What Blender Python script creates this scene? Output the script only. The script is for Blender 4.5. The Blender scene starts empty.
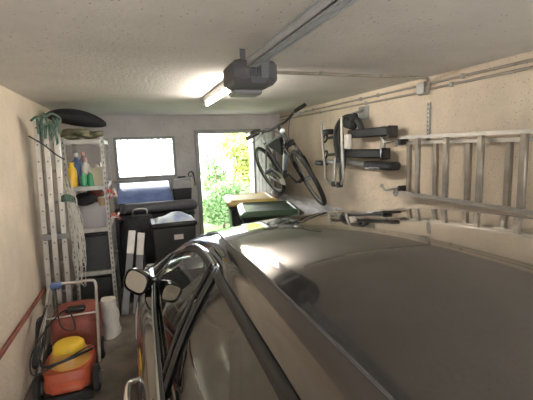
import bpy, math, random
from mathutils import Vector, Matrix, Euler
PI=math.pi; R=math.radians
S=bpy.context.scene; COL=S.collection
random.seed(7)
# ------------------------------------------------------------------ mesh builder
class MB:
    def __init__(s): s.v=[]; s.f=[]; s.mi=[]; s.m=0; s.flat=[]; s.fl=False
    def add(s,vs,fs):
        o=len(s.v); s.v+=[Vector(p) for p in vs]
        for f in fs: s.f.append([i+o for i in f]); s.mi.append(s.m); s.flat.append(s.fl)
        return s
    def box(s,c,d,rot=None,bev=0.0):
        c=Vector(c); hx,hy,hz=d[0]/2,d[1]/2,d[2]/2
        M=(Euler(rot).to_matrix() if rot and not isinstance(rot,Matrix) else (rot or Matrix.Identity(3)))
        b=min(bev,hx*.9,hy*.9,hz*.9)
        if b<=0:
            P=[(sx*hx,sy*hy,sz*hz) for sz in(-1,1) for sy in(-1,1) for sx in(-1,1)]
            F=[(0,2,3,1),(4,5,7,6),(0,1,5,4),(2,6,7,3),(0,4,6,2),(1,3,7,5)]
            return s.add([c+M@Vector(p) for p in P],F)
        # chamfered: three quads per corner
        P=[];idx={}
        for sz in(-1,1):
            for sy in(-1,1):
                for sx in(-1,1):
                    for a in range(3):
                        q=[hx,hy,hz]
                        for k in range(3):
                            if k!=a: q[k]-=b
                        idx[(sx,sy,sz,a)]=len(P); P.append((sx*q[0],sy*q[1],sz*q[2]))
        F=[]
        I=lambda x,y,z,a: idx[(x,y,z,a)]
        for e in(-1,1):
            q=[I(e,-1,-1,0),I(e,1,-1,0),I(e,1,1,0),I(e,-1,1,0)]; F.append(q if e>0 else q[::-1])
            q=[I(-1,e,-1,1),I(-1,e,1,1),I(1,e,1,1),I(1,e,-1,1)]; F.append(q if e>0 else q[::-1])
            q=[I(-1,-1,e,2),I(1,-1,e,2),I(1,1,e,2),I(-1,1,e,2)]; F.append(q if e>0 else q[::-1])
        for e in(-1,1):
            for g in(-1,1):
                q=[I(e,g,-1,0),I(e,g,-1,1),I(e,g,1,1),I(e,g,1,0)]; F.append(q if e*g<0 else q[::-1])
                q=[I(-1,e,g,1),I(-1,e,g,2),I(1,e,g,2),I(1,e,g,1)]; F.append(q if e*g<0 else q[::-1])
                q=[I(e,-1,g,2),I(e,-1,g,0),I(e,1,g,0),I(e,1,g,2)]; F.append(q if e*g<0 else q[::-1])
                for h in(-1,1):
                    q=[I(e,g,h,0),I(e,g,h,1),I(e,g,h,2)]; F.append(q if e*g*h>0 else q[::-1])
        return s.add([c+M@Vector(p) for p in P],F)
    def cyl(s,a,b,r,r2=None,n=12,cap=True):
        a=Vector(a);b=Vector(b);r2=r if r2 is None else r2
        return s.tube([a,b],[r,r2],n,cap)
    def tube(s,pts,r,n=8,cap=True,closed=False):
        pts=[Vector(p) for p in pts]; N=len(pts)
        rs=r if isinstance(r,(list,tuple)) else [r]*N
        V=[];F=[]; up=None
        for i,p in enumerate(pts):
            if closed: t=pts[(i+1)%N]-pts[i-1]
            else: t=pts[min(i+1,N-1)]-pts[max(i-1,0)]
            t.normalize()
            if up is None:
                up=Vector((0,0,1)) if abs(t.z)<.9 else Vector((1,0,0))
            x=up.cross(t)
            if x.length<1e-5: x=Vector((1,0,0)).cross(t)
            x.normalize(); y=t.cross(x); up=y
            for k in range(n):
                a=2*PI*k/n; V.append(p+x*math.cos(a)*rs[i]+y*math.sin(a)*rs[i])
        M=N if closed else N-1
        for i in range(M):
            j=(i+1)%N
            for k in range(n):
                F.append((i*n+k,i*n+(k+1)%n,j*n+(k+1)%n,j*n+k))
        if cap and not closed:
            F.append(tuple(range(n))[::-1]); F.append(tuple((N-1)*n+k for k in range(n)))
        return s.add(V,F)
    def lathe(s,prof,c=(0,0,0),n=20,M=None,sx=1,sy=1):
        c=Vector(c); V=[];F=[];M=M or Matrix.Identity(3)
        for (r,z) in prof:
            for k in range(n):
                a=2*PI*k/n; V.append(c+M@Vector((r*math.cos(a)*sx,r*math.sin(a)*sy,z)))
        for i in range(len(prof)-1):
            for k in range(n): F.append((i*n+k,i*n+(k+1)%n,(i+1)*n+(k+1)%n,(i+1)*n+k))
        F.append(tuple(range(n))[::-1]); F.append(tuple((len(prof)-1)*n+k for k in range(n)))
        return s.add(V,F)
    def ell(s,c,d,n=14,m=8,M=None,jit=0,seed=0):
        rnd=random.Random(seed); prof=[]
        c=Vector(c);M=M or Matrix.Identity(3);V=[];F=[]
        for i in range(m+1):
            th=PI*i/m-PI/2
            for k in range(n):
                a=2*PI*k/n; j=1+rnd.uniform(-jit,jit)
                V.append(c+M@Vector((d[0]*math.cos(th)*math.cos(a)*j,d[1]*math.cos(th)*math.sin(a)*j,d[2]*math.sin(th)*j)))
        for i in range(m):
            for k in range(n): F.append((i*n+k,i*n+(k+1)%n,(i+1)*n+(k+1)%n,(i+1)*n+k))
        return s.add(V,F)
    def grid(s,rows,closed=False,flip=False):
        n=len(rows[0]);V=[p for r in rows for p in r];F=[]
        for i in range(len(rows)-1):
            for k in range(n if closed else n-1):
                q=(i*n+k,i*n+(k+1)%n,(i+1)*n+(k+1)%n,(i+1)*n+k); F.append(q[::-1] if flip else q)
        return s.add(V,F)
    def prism(s,pts,off):
        off=Vector(off);n=len(pts);A=[Vector(p) for p in pts];B=[p+off for p in A]
        F=[tuple(range(n))[::-1],tuple(range(n,2*n))]+[(k,(k+1)%n,n+(k+1)%n,n+k) for k in range(n)]
        return s.add(A+B,F)
    def build(s,name,mats,parent=None,smooth=40,org=None,bevel=0,solid=0,sub=0):
        me=bpy.data.meshes.new(name)
        o0=Vector(parent['_o']) if parent is not None else (Vector(org) if org else Vector((0,0,0)))
        me.from_pydata([tuple(p-o0) for p in s.v],[],s.f)
        mats=mats if isinstance(mats,(list,tuple)) else [mats]
        for m in mats: me.materials.append(m)
        for p,i in zip(me.polygons,s.mi): p.material_index=i
        import bmesh
        bm=bmesh.new(); bm.from_mesh(me)
        if not s.fl:
            bmesh.ops.remove_doubles(bm,verts=bm.verts,dist=1e-5)
            bmesh.ops.recalc_face_normals(bm,faces=bm.faces)
        if smooth:
            for f in bm.faces: f.smooth=True
            ca=R(smooth)
            for e in bm.edges:
                if len(e.link_faces)==2 and e.calc_face_angle(0)>ca: e.smooth=False
        bm.to_mesh(me); bm.free()
        o=bpy.data.objects.new(name,me); COL.objects.link(o)
        if parent is not None: o.parent=parent; o['_o']=parent['_o']
        else: o.location=o0; o['_o']=tuple(o0)
        if solid:
            md=o.modifiers.new('solid','SOLIDIFY'); md.thickness=solid; md.offset=0
        if bevel:
            md=o.modifiers.new('bevel','BEVEL'); md.width=bevel; md.segments=2; md.limit_method='ANGLE'; md.angle_limit=R(40)
        if sub:
            md=o.modifiers.new('sub','SUBSURF'); md.levels=sub; md.render_levels=sub
        return o
def tag(o,label,cat,group=None,kind=None):
    o['label']=label; o['category']=cat
    if group: o['group']=group
    if kind: o['kind']=kind
    return o
def thing(name,label,cat,loc=(0,0,0),group=None):
    o=bpy.data.objects.new(name,None); COL.objects.link(o); o.location=loc; o['_o']=tuple(loc)
    o.empty_display_size=.1
    return tag(o,label,cat,group)
def struct(name,mb,m,**k):
    o=mb.build(name,m,**k); o['kind']='structure'; return o
def lerp(a,b,t): return a+(b-a)*t
def interp(tab,x):
    if x<=tab[0][0]: return tab[0][1:]
    for a,b in zip(tab,tab[1:]):
        if x<=b[0]:
            t=(x-a[0])/(b[0]-a[0]); return tuple(lerp(p,q,t) for p,q in zip(a[1:],b[1:]))
    return tab[-1][1:]
def smoothpath(pts,k=6,closed=False):
    P=[Vector(p) for p in pts];N=len(P);out=[]
    rng=range(N if closed else N-1)
    for i in rng:
        p0=P[(i-1)%N] if closed or i>0 else P[0]; p1=P[i]; p2=P[(i+1)%N]; p3=P[(i+2)%N] if closed or i+2<N else P[-1]
        for j in range(k):
            t=j/k; out.append(.5*((2*p1)+(p2-p0)*t+(2*p0-5*p1+4*p2-p3)*t*t+(-p0+3*p1-3*p2+p3)*t**3))
    if not closed: out.append(P[-1])
    return out
# ------------------------------------------------------------------ materials
def mat(name,col,rough=.5,metal=0,var=.0,scale=8,bump=0,bscale=60,coat=0,spec=.5,emit=0,trans=0,alpha=1,col2=None,speck=None,aniso=None):
    m=bpy.data.materials.new(name); m.use_nodes=True; nt=m.node_tree; b=nt.nodes['Principled BSDF']
    N=nt.nodes.new; L=nt.links.new
    b.inputs['Base Color'].default_value=(*col,1); b.inputs['Roughness'].default_value=rough; b.inputs['Metallic'].default_value=metal
    b.inputs['Specular IOR Level'].default_value=spec; b.inputs['Coat Weight'].default_value=coat; b.inputs['Coat Roughness'].default_value=.03
    b.inputs['Transmission Weight'].default_value=trans; b.inputs['Alpha'].default_value=alpha
    if emit: b.inputs['Emission Color'].default_value=(*col,1); b.inputs['Emission Strength'].default_value=emit
    tc=N('ShaderNodeTexCoord'); out=None
    if var or col2:
        n=N('ShaderNodeTexNoise'); n.inputs['Scale'].default_value=scale; n.inputs['Detail'].default_value=5; n.inputs['Roughness'].default_value=.6
        L(tc.outputs['Object'],n.inputs['Vector'])
        r=N('ShaderNodeValToRGB'); c2=col2 or tuple(c*(1-var) for c in col); c1=col if col2 else tuple(min(1,c*(1+var*.6)) for c in col)
        r.color_ramp.elements[0].position=.35; r.color_ramp.elements[1].position=.65
        r.color_ramp.elements[0].color=(*c2,1); r.color_ramp.elements[1].color=(*c1,1)
        L(n.outputs['Fac'],r.inputs['Fac']); out=r.outputs['Color']
        mr=N('ShaderNodeMapRange'); mr.inputs['To Min'].default_value=max(0,rough-.08); mr.inputs['To Max'].default_value=min(1,rough+.08)
        L(n.outputs['Fac'],mr.inputs['Value']); L(mr.outputs['Result'],b.inputs['Roughness'])
    if speck:
        sc,th,sc_col=speck
        v=N('ShaderNodeTexVoronoi'); v.inputs['Scale'].default_value=sc; L(tc.outputs['Object'],v.inputs['Vector'])
        n2=N('ShaderNodeTexNoise'); n2.inputs['Scale'].default_value=sc*.35; n2.inputs['Detail'].default_value=2; L(tc.outputs['Object'],n2.inputs['Vector'])
        mu=N('ShaderNodeMath'); mu.operation='MULTIPLY'; L(n2.outputs['Fac'],mu.inputs[0]); mu.inputs[1].default_value=th*2
        sb=N('ShaderNodeMath'); sb.operation='LESS_THAN'; L(v.outputs['Distance'],sb.inputs[0]); L(mu.outputs[0],sb.inputs[1])
        # only some of the cells
        sp=N('ShaderNodeSeparateColor'); L(v.outputs['Color'],sp.inputs[0])
        gt=N('ShaderNodeMath'); gt.operation='GREATER_THAN'; L(sp.outputs[0],gt.inputs[0]); gt.inputs[1].default_value=.62
        m2=N('ShaderNodeMath'); m2.operation='MULTIPLY'; L(sb.outputs[0],m2.inputs[0]); L(gt.outputs[0],m2.inputs[1])
        mx=N('ShaderNodeMix'); mx.data_type='RGBA'; L(m2.outputs[0],mx.inputs['Factor'])
        if out: L(out,mx.inputs['A'])
        else: mx.inputs['A'].default_value=(*col,1)
        mx.inputs['B'].default_value=(*sc_col,1); out=mx.outputs['Result']
    if out: L(out,b.inputs['Base Color'])
    if bump:
        n=N('ShaderNodeTexNoise'); n.inputs['Scale'].default_value=bscale; n.inputs['Detail'].default_value=4
        L(tc.outputs['Object'],n.inputs['Vector'])
        bp=N('ShaderNodeBump'); bp.inputs['Strength'].default_value=bump; bp.inputs['Distance'].default_value=.01
        L(n.outputs['Fac'],bp.inputs['Height']); L(bp.outputs['Normal'],b.inputs['Normal'])
    return m
def glassmat(name,tint,refl=.1,rough=.0,clear=.8):
    m=bpy.data.materials.new(name); m.use_nodes=True; nt=m.node_tree; nt.nodes.clear(); N=nt.nodes.new;L=nt.links.new
    o=N('ShaderNodeOutputMaterial'); t=N('ShaderNodeBsdfTransparent'); t.inputs[0].default_value=(*[c*clear for c in tint],1)
    g=N('ShaderNodeBsdfGlossy'); g.inputs['Roughness'].default_value=rough
    fr=N('ShaderNodeLayerWeight'); fr.inputs['Blend'].default_value=.35
    mr=N('ShaderNodeMapRange'); mr.inputs['To Min'].default_value=refl; mr.inputs['To Max'].default_value=.95; L(fr.outputs['Fresnel'],mr.inputs['Value'])
    mx=N('ShaderNodeMixShader'); L(mr.outputs['Result'],mx.inputs[0]); L(t.outputs[0],mx.inputs[1]); L(g.outputs[0],mx.inputs[2]); L(mx.outputs[0],o.inputs[0])
    return m
M={}
M['wall']=mat('cream_roughcast',(.80,.69,.56),.9,var=.10,scale=3,bump=.7,bscale=38,speck=(60,.17,(.34,.27,.20)))
M['wallback']=mat('backlit_grey_blockwork',(.64,.61,.60),.9,var=.10,scale=4,bump=.4,bscale=35,speck=(22,.12,(.28,.26,.24)))  # grey of backlight and haze is put into the back wall colour
M['ceil']=mat('speckled_ceiling_plaster',(.72,.69,.67),.92,var=.08,scale=2.5,bump=.45,bscale=40,speck=(42,.13,(.20,.17,.15)))
M['floor']=mat('stained_concrete',(.24,.20,.16),.75,scale=3,bump=.3,bscale=30,col2=(.10,.085,.07),speck=(9,.08,(.33,.26,.2)))
M['paint']=mat('bronze_grey_car_paint',(.128,.116,.110),.09,.88,coat=1.0)
M['blk']=mat('black_plastic',(.02,.02,.022),.45,var=.3,scale=20)
M['blkgloss']=mat('gloss_black',(.012,.012,.014),.12,coat=.5)
M['rubber']=mat('rubber',(.018,.017,.017),.75,var=.3,scale=30,bump=.2,bscale=150)
M['blkcloth']=mat('black_fabric',(.022,.022,.026),.85,var=.4,scale=14,bump=.5,bscale=25)
M['chrome']=mat('chrome',(.78,.78,.78),.12,1)
M['alu']=mat('dull_aluminium',(.50,.47,.43),.42,.7,var=.15,scale=12)
M['rung']=mat('darker_aluminium',(.36,.32,.27),.45,.6,var=.2,scale=10)  # ladder rungs a darker, tanner tone than the rails
M['galv']=mat('galvanised_steel',(.42,.42,.41),.45,.75,var=.2,scale=18)
M['steelpaint']=mat('grey_enamelled_shelf_steel',(.44,.42,.39),.5,.3,var=.15,scale=14)
M['slot']=mat('dark_slot',(.05,.045,.04),.8)
M['rail']=mat('grey_rail_steel',(.52,.55,.60),.35,.4,var=.15,scale=9)
M['motor']=mat('dark_grey_housing',(.10,.10,.115),.5,var=.15,scale=15)
M['motor2']=mat('mid_grey_cover',(.20,.20,.21),.5)
M['pipe']=mat('grey_conduit',(.40,.36,.31),.55,.1,var=.15,scale=10)
M['white']=mat('white_enamel',(.75,.74,.72),.4)
M['frame']=mat('grey_painted_frame',(.36,.36,.36),.55,var=.12,scale=9)
M['doorleaf']=mat('weathered_door_boards',(.30,.27,.25),.7,scale=6,col2=(.20,.18,.17),bump=.3,bscale=20)
M['tire']=M['rubber']
M['yellow']=mat('yellow_plastic',(.80,.52,.04),.4,var=.08)
M['orange']=mat('faded_orange_plastic',(.50,.12,.055),.5,scale=9,col2=(.45,.07,.03))
M['darkred']=mat('dusty_red_plastic',(.30,.075,.05),.6,scale=10,col2=(.17,.045,.035))
M['amber']=mat('amber_plastic',(.6,.33,.08),.4)
M['redpipe']=mat('oxide_red_pipe',(.28,.085,.055),.6,scale=10,col2=(.18,.05,.035))
M['blue']=mat('blue_plastic_sheet',(.22,.31,.62),.25,scale=6,col2=(.15,.22,.50),bump=.35,bscale=7,coat=.3)
M['bluetrim']=mat('blue_bottle',(.08,.13,.30),.35)
M['green']=mat('green_plastic',(.05,.28,.14),.35)
M['greencloth']=mat('green_webbing',(.02,.10,.07),.8,scale=20,col2=(.14,.17,.14))
M['bottlew']=mat('white_plastic',(.72,.68,.64),.4)
M['pink']=mat('pink_plastic',(.70,.35,.34),.5)
M['red']=mat('red_ribbon',(.55,.08,.07),.6)
M['beige']=mat('beige_plastic',(.48,.43,.30),.5,var=.1)
M['camo']=mat('camouflage_cloth',(.26,.25,.15),.9,scale=14,col2=(.10,.11,.07),bump=.5,bscale=20,speck=(25,.2,(.5,.45,.38)))
M['rope']=mat('pale_cord',(.62,.60,.54),.7,var=.1)
M['binblk']=mat('charcoal_bin_plastic',(.035,.037,.04),.5,var=.2,scale=10)
M['lidyellow']=mat('yellow_bin_lid',(.62,.44,.13),.45,scale=7,col2=(.55,.40,.16))
M['lidgreen']=mat('dark_green_bin_lid',(.03,.055,.032),.33,scale=7,col2=(.022,.04,.026))
M['cloth']=mat('white_dust_sheet',(.60,.60,.64),.8,var=.1,bump=.7,bscale=16)
M['paper']=mat('paper_label',(.68,.64,.60),.7,var=.1)
M['cardb']=mat('cardboard',(.42,.30,.18),.85,var=.1)
M['clear']=mat('cloudy_plastic_box',(.52,.50,.53),.3,alpha=.62)
M['bluebike']=mat('pale_blue_frame_paint',(.45,.52,.68),.3,.2,coat=.4)
M['bagwhite']=mat('white_sack',(.66,.62,.56),.6,var=.08,bump=.7,bscale=10)
M['bagblue']=mat('pale_blue_bag',(.33,.42,.68),.45,scale=5,col2=(.62,.68,.66),bump=.5,bscale=9)
M['tube']=mat('lit_tube',(1,.92,.80),.5,emit=46)
M['glass']=glassmat('window_glass',(1,1,1),.04,clear=.97)
M['carglass']=glassmat('tinted_car_glass',(.75,.82,.76),.12,clear=.55)
M['seat']=mat('grey_seat_fabric',(.16,.145,.125),.85,var=.15,bump=.2,bscale=80)
M['dash']=mat('dashboard_plastic',(.05,.047,.045),.6)
M['lens']=mat('lamp_lens',(.75,.77,.8),.08,coat=1)
M['redlens']=mat('red_lamp_lens',(.45,.02,.02),.1,coat=1)
M['leafy']=mat('yellow_green_leaves',(.44,.50,.14),.6,scale=3,col2=(.30,.40,.10))
M['leafg']=mat('fresh_green_leaves',(.24,.38,.16),.6,scale=3,col2=(.15,.28,.11))
M['leafd']=mat('dark_green_leaves',(.05,.14,.055),.6,scale=3,col2=(.03,.09,.035))
M['bark']=mat('bark',(.12,.09,.065),.9,var=.2,bump=.4)
M['gravel']=mat('pale_paving',(.58,.56,.52),.9,var=.15,scale=8,bump=.4,bscale=40)
M['grass']=mat('lawn',(.14,.25,.06),.9,scale=10,col2=(.09,.17,.04),bump=.6,bscale=60)
M['render']=mat('white_render',(.75,.75,.74),.9,var=.05,bump=.2)
# ------------------------------------------------------------------ setting
XL,XR,YB,YF,H=-.86,2.25,5.85,-2.0,2.2
T=.22
struct('floor',MB().box(((XL+XR)/2,(YB+YF)/2,-.05),(XR-XL+2*T,YB-YF+2*T,.1)),M['floor'],smooth=0)
struct('ceiling',MB().box(((XL+XR)/2,(YB+YF)/2,H+.1),(XR-XL+2*T,YB-YF+2*T,.2)),M['ceil'],smooth=0)
struct('wall_left',MB().box((XL-T/2,(YB+YF)/2,H/2),(T,YB-YF,H)),M['wall'],smooth=0)
struct('wall_right',MB().box((XR+T/2,(YB+YF)/2,H/2),(T,YB-YF,H)),M['wall'],smooth=0)
WX0,WX1,WZ0,WZ1=-.25,.59,1.30,1.90
DX0,DX1,DZ=.93,1.78,1.93
b=MB(); yb=YB+T/2
def wb(x0,x1,z0,z1,y=yb,t=T): b.box(((x0+x1)/2,y,(z0+z1)/2),(x1-x0,t,z1-z0))
wb(XL-T,WX0,0,H); wb(WX0,WX1,0,WZ0); wb(WX0,WX1,WZ1,H); wb(WX1,DX0,0,H); wb(DX0,DX1,DZ,H); wb(DX1,XR+T,0,H)
struct('wall_back',b,M['wallback'],smooth=0)
b=MB(); yf=YF-T/2
def wf(x0,x1,z0,z1): b.box(((x0+x1)/2,yf,(z0+z1)/2),(x1-x0,T,z1-z0))
wf(XL-T,XL+.25,0,H); wf(XR-.25,XR+T,0,H); wf(XL+.25,XR-.25,2.08,H)
struct('wall_front',b,M['wall'],smooth=0)
# window
w=thing('window_1','', ''); del w['label'],w['category']; w['kind']='structure'
def fr(x0,x1,z0,z1,y,wd,dp,name,m,parent,bottom=True):
    q=MB(); q.box(((x0+x1)/2,y,z1-wd/2),(x1-x0,dp,wd)); 
    if bottom: q.box(((x0+x1)/2,y,z0+wd/2),(x1-x0,dp,wd))
    zb=z0+(wd if bottom else 0)
    q.box((x0+wd/2,y,(zb+z1-wd)/2),(wd,dp,z1-wd-zb)); q.box((x1-wd/2,y,(zb+z1-wd)/2),(wd,dp,z1-wd-zb))
    return q.build(name,m,parent,smooth=0,bevel=.003)
fr(WX0,WX1,WZ0,WZ1,YB+.03,.035,.07,'window_frame',M['frame'],w)
MB().box(((WX0+WX1)/2,YB+.04,(WZ0+WZ1)/2),(WX1-WX0-.07,.006,WZ1-WZ0-.07)).build('pane',M['glass'],w,smooth=0)
MB().box(((WX0+WX1)/2,YB-.03,WZ0-.02),(WX1-WX0+.08,.07,.035)).build('window_sill',M['frame'],w,smooth=0,bevel=.004)
# back door
d=thing('door_1','',''); del d['label'],d['category']; d['kind']='structure'
fr(DX0-.05,DX1+.05,0,DZ+.05,YB-.01,.055,.09,'door_frame',M['frame'],d,bottom=False)
q=MB(); lx=DX1+.045
q.box((lx,YB-.07-.40,.97),(.04,.80,1.88))
for k in range(5): q.box((lx-.024,YB-.07-.08-.16*k,.97),(.008,.145,1.80))
q.build('door_leaf',M['doorleaf'],d,smooth=0,bevel=.002)
q=MB(); q.box((lx-.032,YB-.80,1.0),(.012,.035,.16)); q.tube([(lx-.035,YB-.80,1.03),(lx-.075,YB-.80,1.03),(lx-.078,YB-.70,1.03)],.009)
q.build('door_handle',M['galv'],d)
# front garage door rolled up overhead (open)
d2=thing('door_2','',''); del d2['label'],d2['category']; d2['kind']='structure'
q=MB()
for k in range(4): q.box(((XL+XR)/2,YF+.12+.42*k+.2,2.12),(XR-XL-.5,.405,.035))
q.build('door_panel',M['white'],d2,smooth=0,bevel=.004)
for sx,nm in((XL+.2,'door_track'),(XR-.2,'door_track')):
    q=MB(); q.box((sx,YF+.95,2.13),(.03,1.85,.05)); q.box((sx,YF+.03,1.05),(.03,.04,2.08)); q.build(nm,M['galv'],d2,smooth=0)
# ------------------------------------------------------------------ outside
struct('ground',MB().box((1,0,-.14),(60,70,.08)),M['gravel'],smooth=0)
struct('garden_lawn',MB().box((0.2,14,-.075),(40,13.6,.05)),M['grass'],smooth=0)
def foliage(c,r,n,size,seed,m,name,parent,dense=.55):
    rnd=random.Random(seed); q=MB(); q.fl=True
    lobes=[(Vector(c)+Vector((rnd.uniform(-.6,.6)*r[0],rnd.uniform(-.6,.6)*r[1],rnd.uniform(-.6,.65)*r[2])),rnd.uniform(.35,.6)) for _ in range(12)]
    for i in range(n):
        lc,lr=rnd.choice(lobes)
        v=Vector((rnd.gauss(0,1),rnd.gauss(0,1),rnd.gauss(0,1))).normalized()*rnd.uniform(dense,1)
        p=lc+Vector((v.x*r[0]*lr,v.y*r[1]*lr,v.z*r[2]*lr))
        if p.z<.02: p.z=.02+rnd.random()*.1
        a=Vector((rnd.gauss(0,1),rnd.gauss(0,1),rnd.gauss(0,.6))).normalized(); bb=a.cross(Vector((rnd.gauss(0,1),rnd.gauss(0,1),rnd.gauss(0,1)))).normalized()
        s1=size*rnd.uniform(.6,1.3); nrm=a.cross(bb)*s1*.18
        q.add([p-a*s1,p-bb*s1*.4+nrm,p+a*s1,p+bb*s1*.4+nrm],[(0,1,2,3)])
    return q.build(name,m,parent,smooth=0)
def shrub(name,label,cat,c,r,n,size,seed,m,trunk=.03):
    t=thing(name,label,cat,(c[0],c[1],-.05))
    foliage(c,r,n,size,seed,m,'foliage',t)
    q=MB(); rnd=random.Random(seed)
    q.tube(smoothpath([(c[0],c[1],-.05),(c[0]+.03,c[1],c[2]*.5),(c[0],c[1],c[2])],4),trunk)
    for k in range(5):
        a=rnd.random()*6.28; q.tube([(c[0],c[1],c[2]*.4),(c[0]+math.cos(a)*r[0]*.6,c[1]+math.sin(a)*r[1]*.6,c[2]+r[2]*.2)],trunk*.5,6)
    q.build('stem',M['bark'],t); return t
shrub('shrub','yellow green leafy shrub at the right of the open back door','shrub',(2.55,8.3,1.45),(.75,.7,.62),5200,.06,1,M['leafy'])
shrub('shrub','low fresh green shrub just outside the lower left of the doorway','shrub',(1.62,7.6,.55),(.55,.6,.62),4200,.05,2,M['leafg'])
shrub('shrub','rounded green shrub low behind the wheeled bins outside the doorway','shrub',(2.75,7.6,.35),(.5,.5,.42),2600,.05,6,M['leafg'])
shrub('garden_tree','dark green tree crown behind the yellow green shrub','tree',(3.7,12.2,2.7),(1.2,1.2,1.2),6000,.09,3,M['leafd'],.08)
shrub('garden_tree','pale young tree seen through the window over the workbench','tree',(.3,10.5,1.7),(1.1,.8,.8),700,.06,4,M['leafg'],.012)
shrub('garden_tree','slim green tree at the left edge of the open doorway','tree',(2.25,11.0,.95),(.45,.45,.7),1800,.06,8,M['leafg'],.04)
# ------------------------------------------------------------------ car
cx=.83
car=thing('car','bronze grey hatchback parked close along the right wall, nose towards the back wall','car',(cx,1.5,0))
Dt=[(-.62,.50,1.20),(-.5,.545,1.30),(-.2,.555,1.36),(.1,.560,1.39),(.5,.562,1.40),(.9,.560,1.40),(1.2,.557,1.39),(1.45,.540,1.372),(1.6,.528,1.347),(1.75,.535,1.312),(2.0,.582,1.232),(2.25,.632,1.13),(2.5,.688,1.02),(2.7,.76,.905)]
Tt=[(-.5,.66,1.18),(-.3,.64,1.24),(.0,.640,1.295),(.5,.622,1.315),(1.06,.608,1.317),(1.21,.600,1.315),(1.43,.594,1.307),(1.68,.595,1.276),(1.906,.615,1.215),(2.136,.657,1.118),(2.292,.712,1.0),(2.36,.752,.935)]
Bt=[(-.62,.74,.98),(-.4,.77,.965),(0,.79,.945),(.6,.797,.93),(1.2,.797,.92),(1.9,.785,.915),(2.36,.765,.912),(2.7,.745,.90)]
Zc=[(-.62,1.24),(-.5,1.335),(-.2,1.40),(.1,1.430),(.5,1.450),(.9,1.452),(1.2,1.438),(1.4,1.418),(1.6,1.382),(1.75,1.342)]
def samp(tab,n,y0,y1):
    out=[]
    P=[Vector((t[0],*t[1:])) for t in tab]
    sp=smoothpath(P,8)
    tb=[tuple(p) for p in sp]
    for i in range(n+1):
        y=lerp(y0,y1,i/n); out.append((y,)+tuple(interp(tb,y)))
    return out
def side(s,row): y,u,z=row; return Vector((cx+s*u,y,z))
# roof
q=MB(); rows=[]
Ds=samp(Dt,34,-.6,1.78); 
zc=[tuple(p) for p in smoothpath([(a,b_,0) for a,b_ in Zc],8)]
for (y,u,z) in Ds:
    c_=interp(zc,y)[0]
    if y>1.75: c_=z+.032
    r=[]
    for k in range(33):
        t=-1+2*k/32
        r.append(Vector((cx+u*t,y+.06*max(0,(y-1.5)/.28)*(1-t*t),z+(c_-z)*(1-abs(t)**2.3))))
    rows.append(r)
q.grid(rows); roof_front=rows[-1]; roof_back=rows[0]
q.build('roof',M['paint'],car,smooth=60)
# cant rails / A pillars / C pillars between ditch line and window top
for s in(-1,1):
    q=MB(); ra=[];n=44
    for i in range(n+1):
        y=lerp(-.5,2.36,i/n); 
        yd=lerp(-.6,2.7,i/n) if y<0 else y+ (.34*max(0,(y-1.5)/.86))
        dd=samp(Dt,1,yd,yd)[0]; tt=samp(Tt,1,y,y)[0]
        A=side(s,(yd,dd[1],dd[2])); B=side(s,(y,tt[1],tt[2]))
        A=A+Vector((0,0,-.004)); out_=Vector((s*.012,0,.006))
        ra.append([A+(B-A)*t+out_*math.sin(PI*t) for t in(0,.15,.4,.7,1)])
    q.grid(ra); q.build('roof_rail',M['paint'],car,smooth=50)
    q=MB(); pts=[]
    for i in range(30):
        y=lerp(-.58,1.75,i/29); dd=samp(Dt,1,y,y)[0]; pts.append(side(s,(y,dd[1],dd[2]+.001)))
    q.tube([p-Vector((0,0,.0015)) for p in pts],.003,6); q.build('roof_seam',M['motor'],car)
# windshield
q=MB(); rows=[roof_front]; nW=14
for i in range(1,nW+1):
    t0=i/nW; y=lerp(1.78,2.7,t0); dd=samp(Dt,1,y,y)[0]; r=[]
    for k in range(33):
        t=-1+2*k/32; r.append(Vector((cx+dd[1]*t,y+(.06+.16*t0)*(1-t*t),dd[2]+.032*(1-abs(t)**2.3))))
    rows.append(r)
q.grid(rows); q.build('windshield',M['carglass'],car,smooth=60)
q=MB(); rows=[roof_back]
for i in range(1,9):
    t0=i/8; y=lerp(-.6,-.72,t0); rows.append([Vector((cx+lerp(.5,.66,t0)*(-1+2*k/32),lerp(-.6,-.76,t0)-.05*(1-(-1+2*k/32)**2)*t0,lerp(1.2,.97,t0)+ (.04)*(1-t0)*(1-abs(-1+2*k/32)**2.3))) for k in range(33)])
q.grid(rows); q.build('rear_window',M['carglass'],car,smooth=60)
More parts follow.
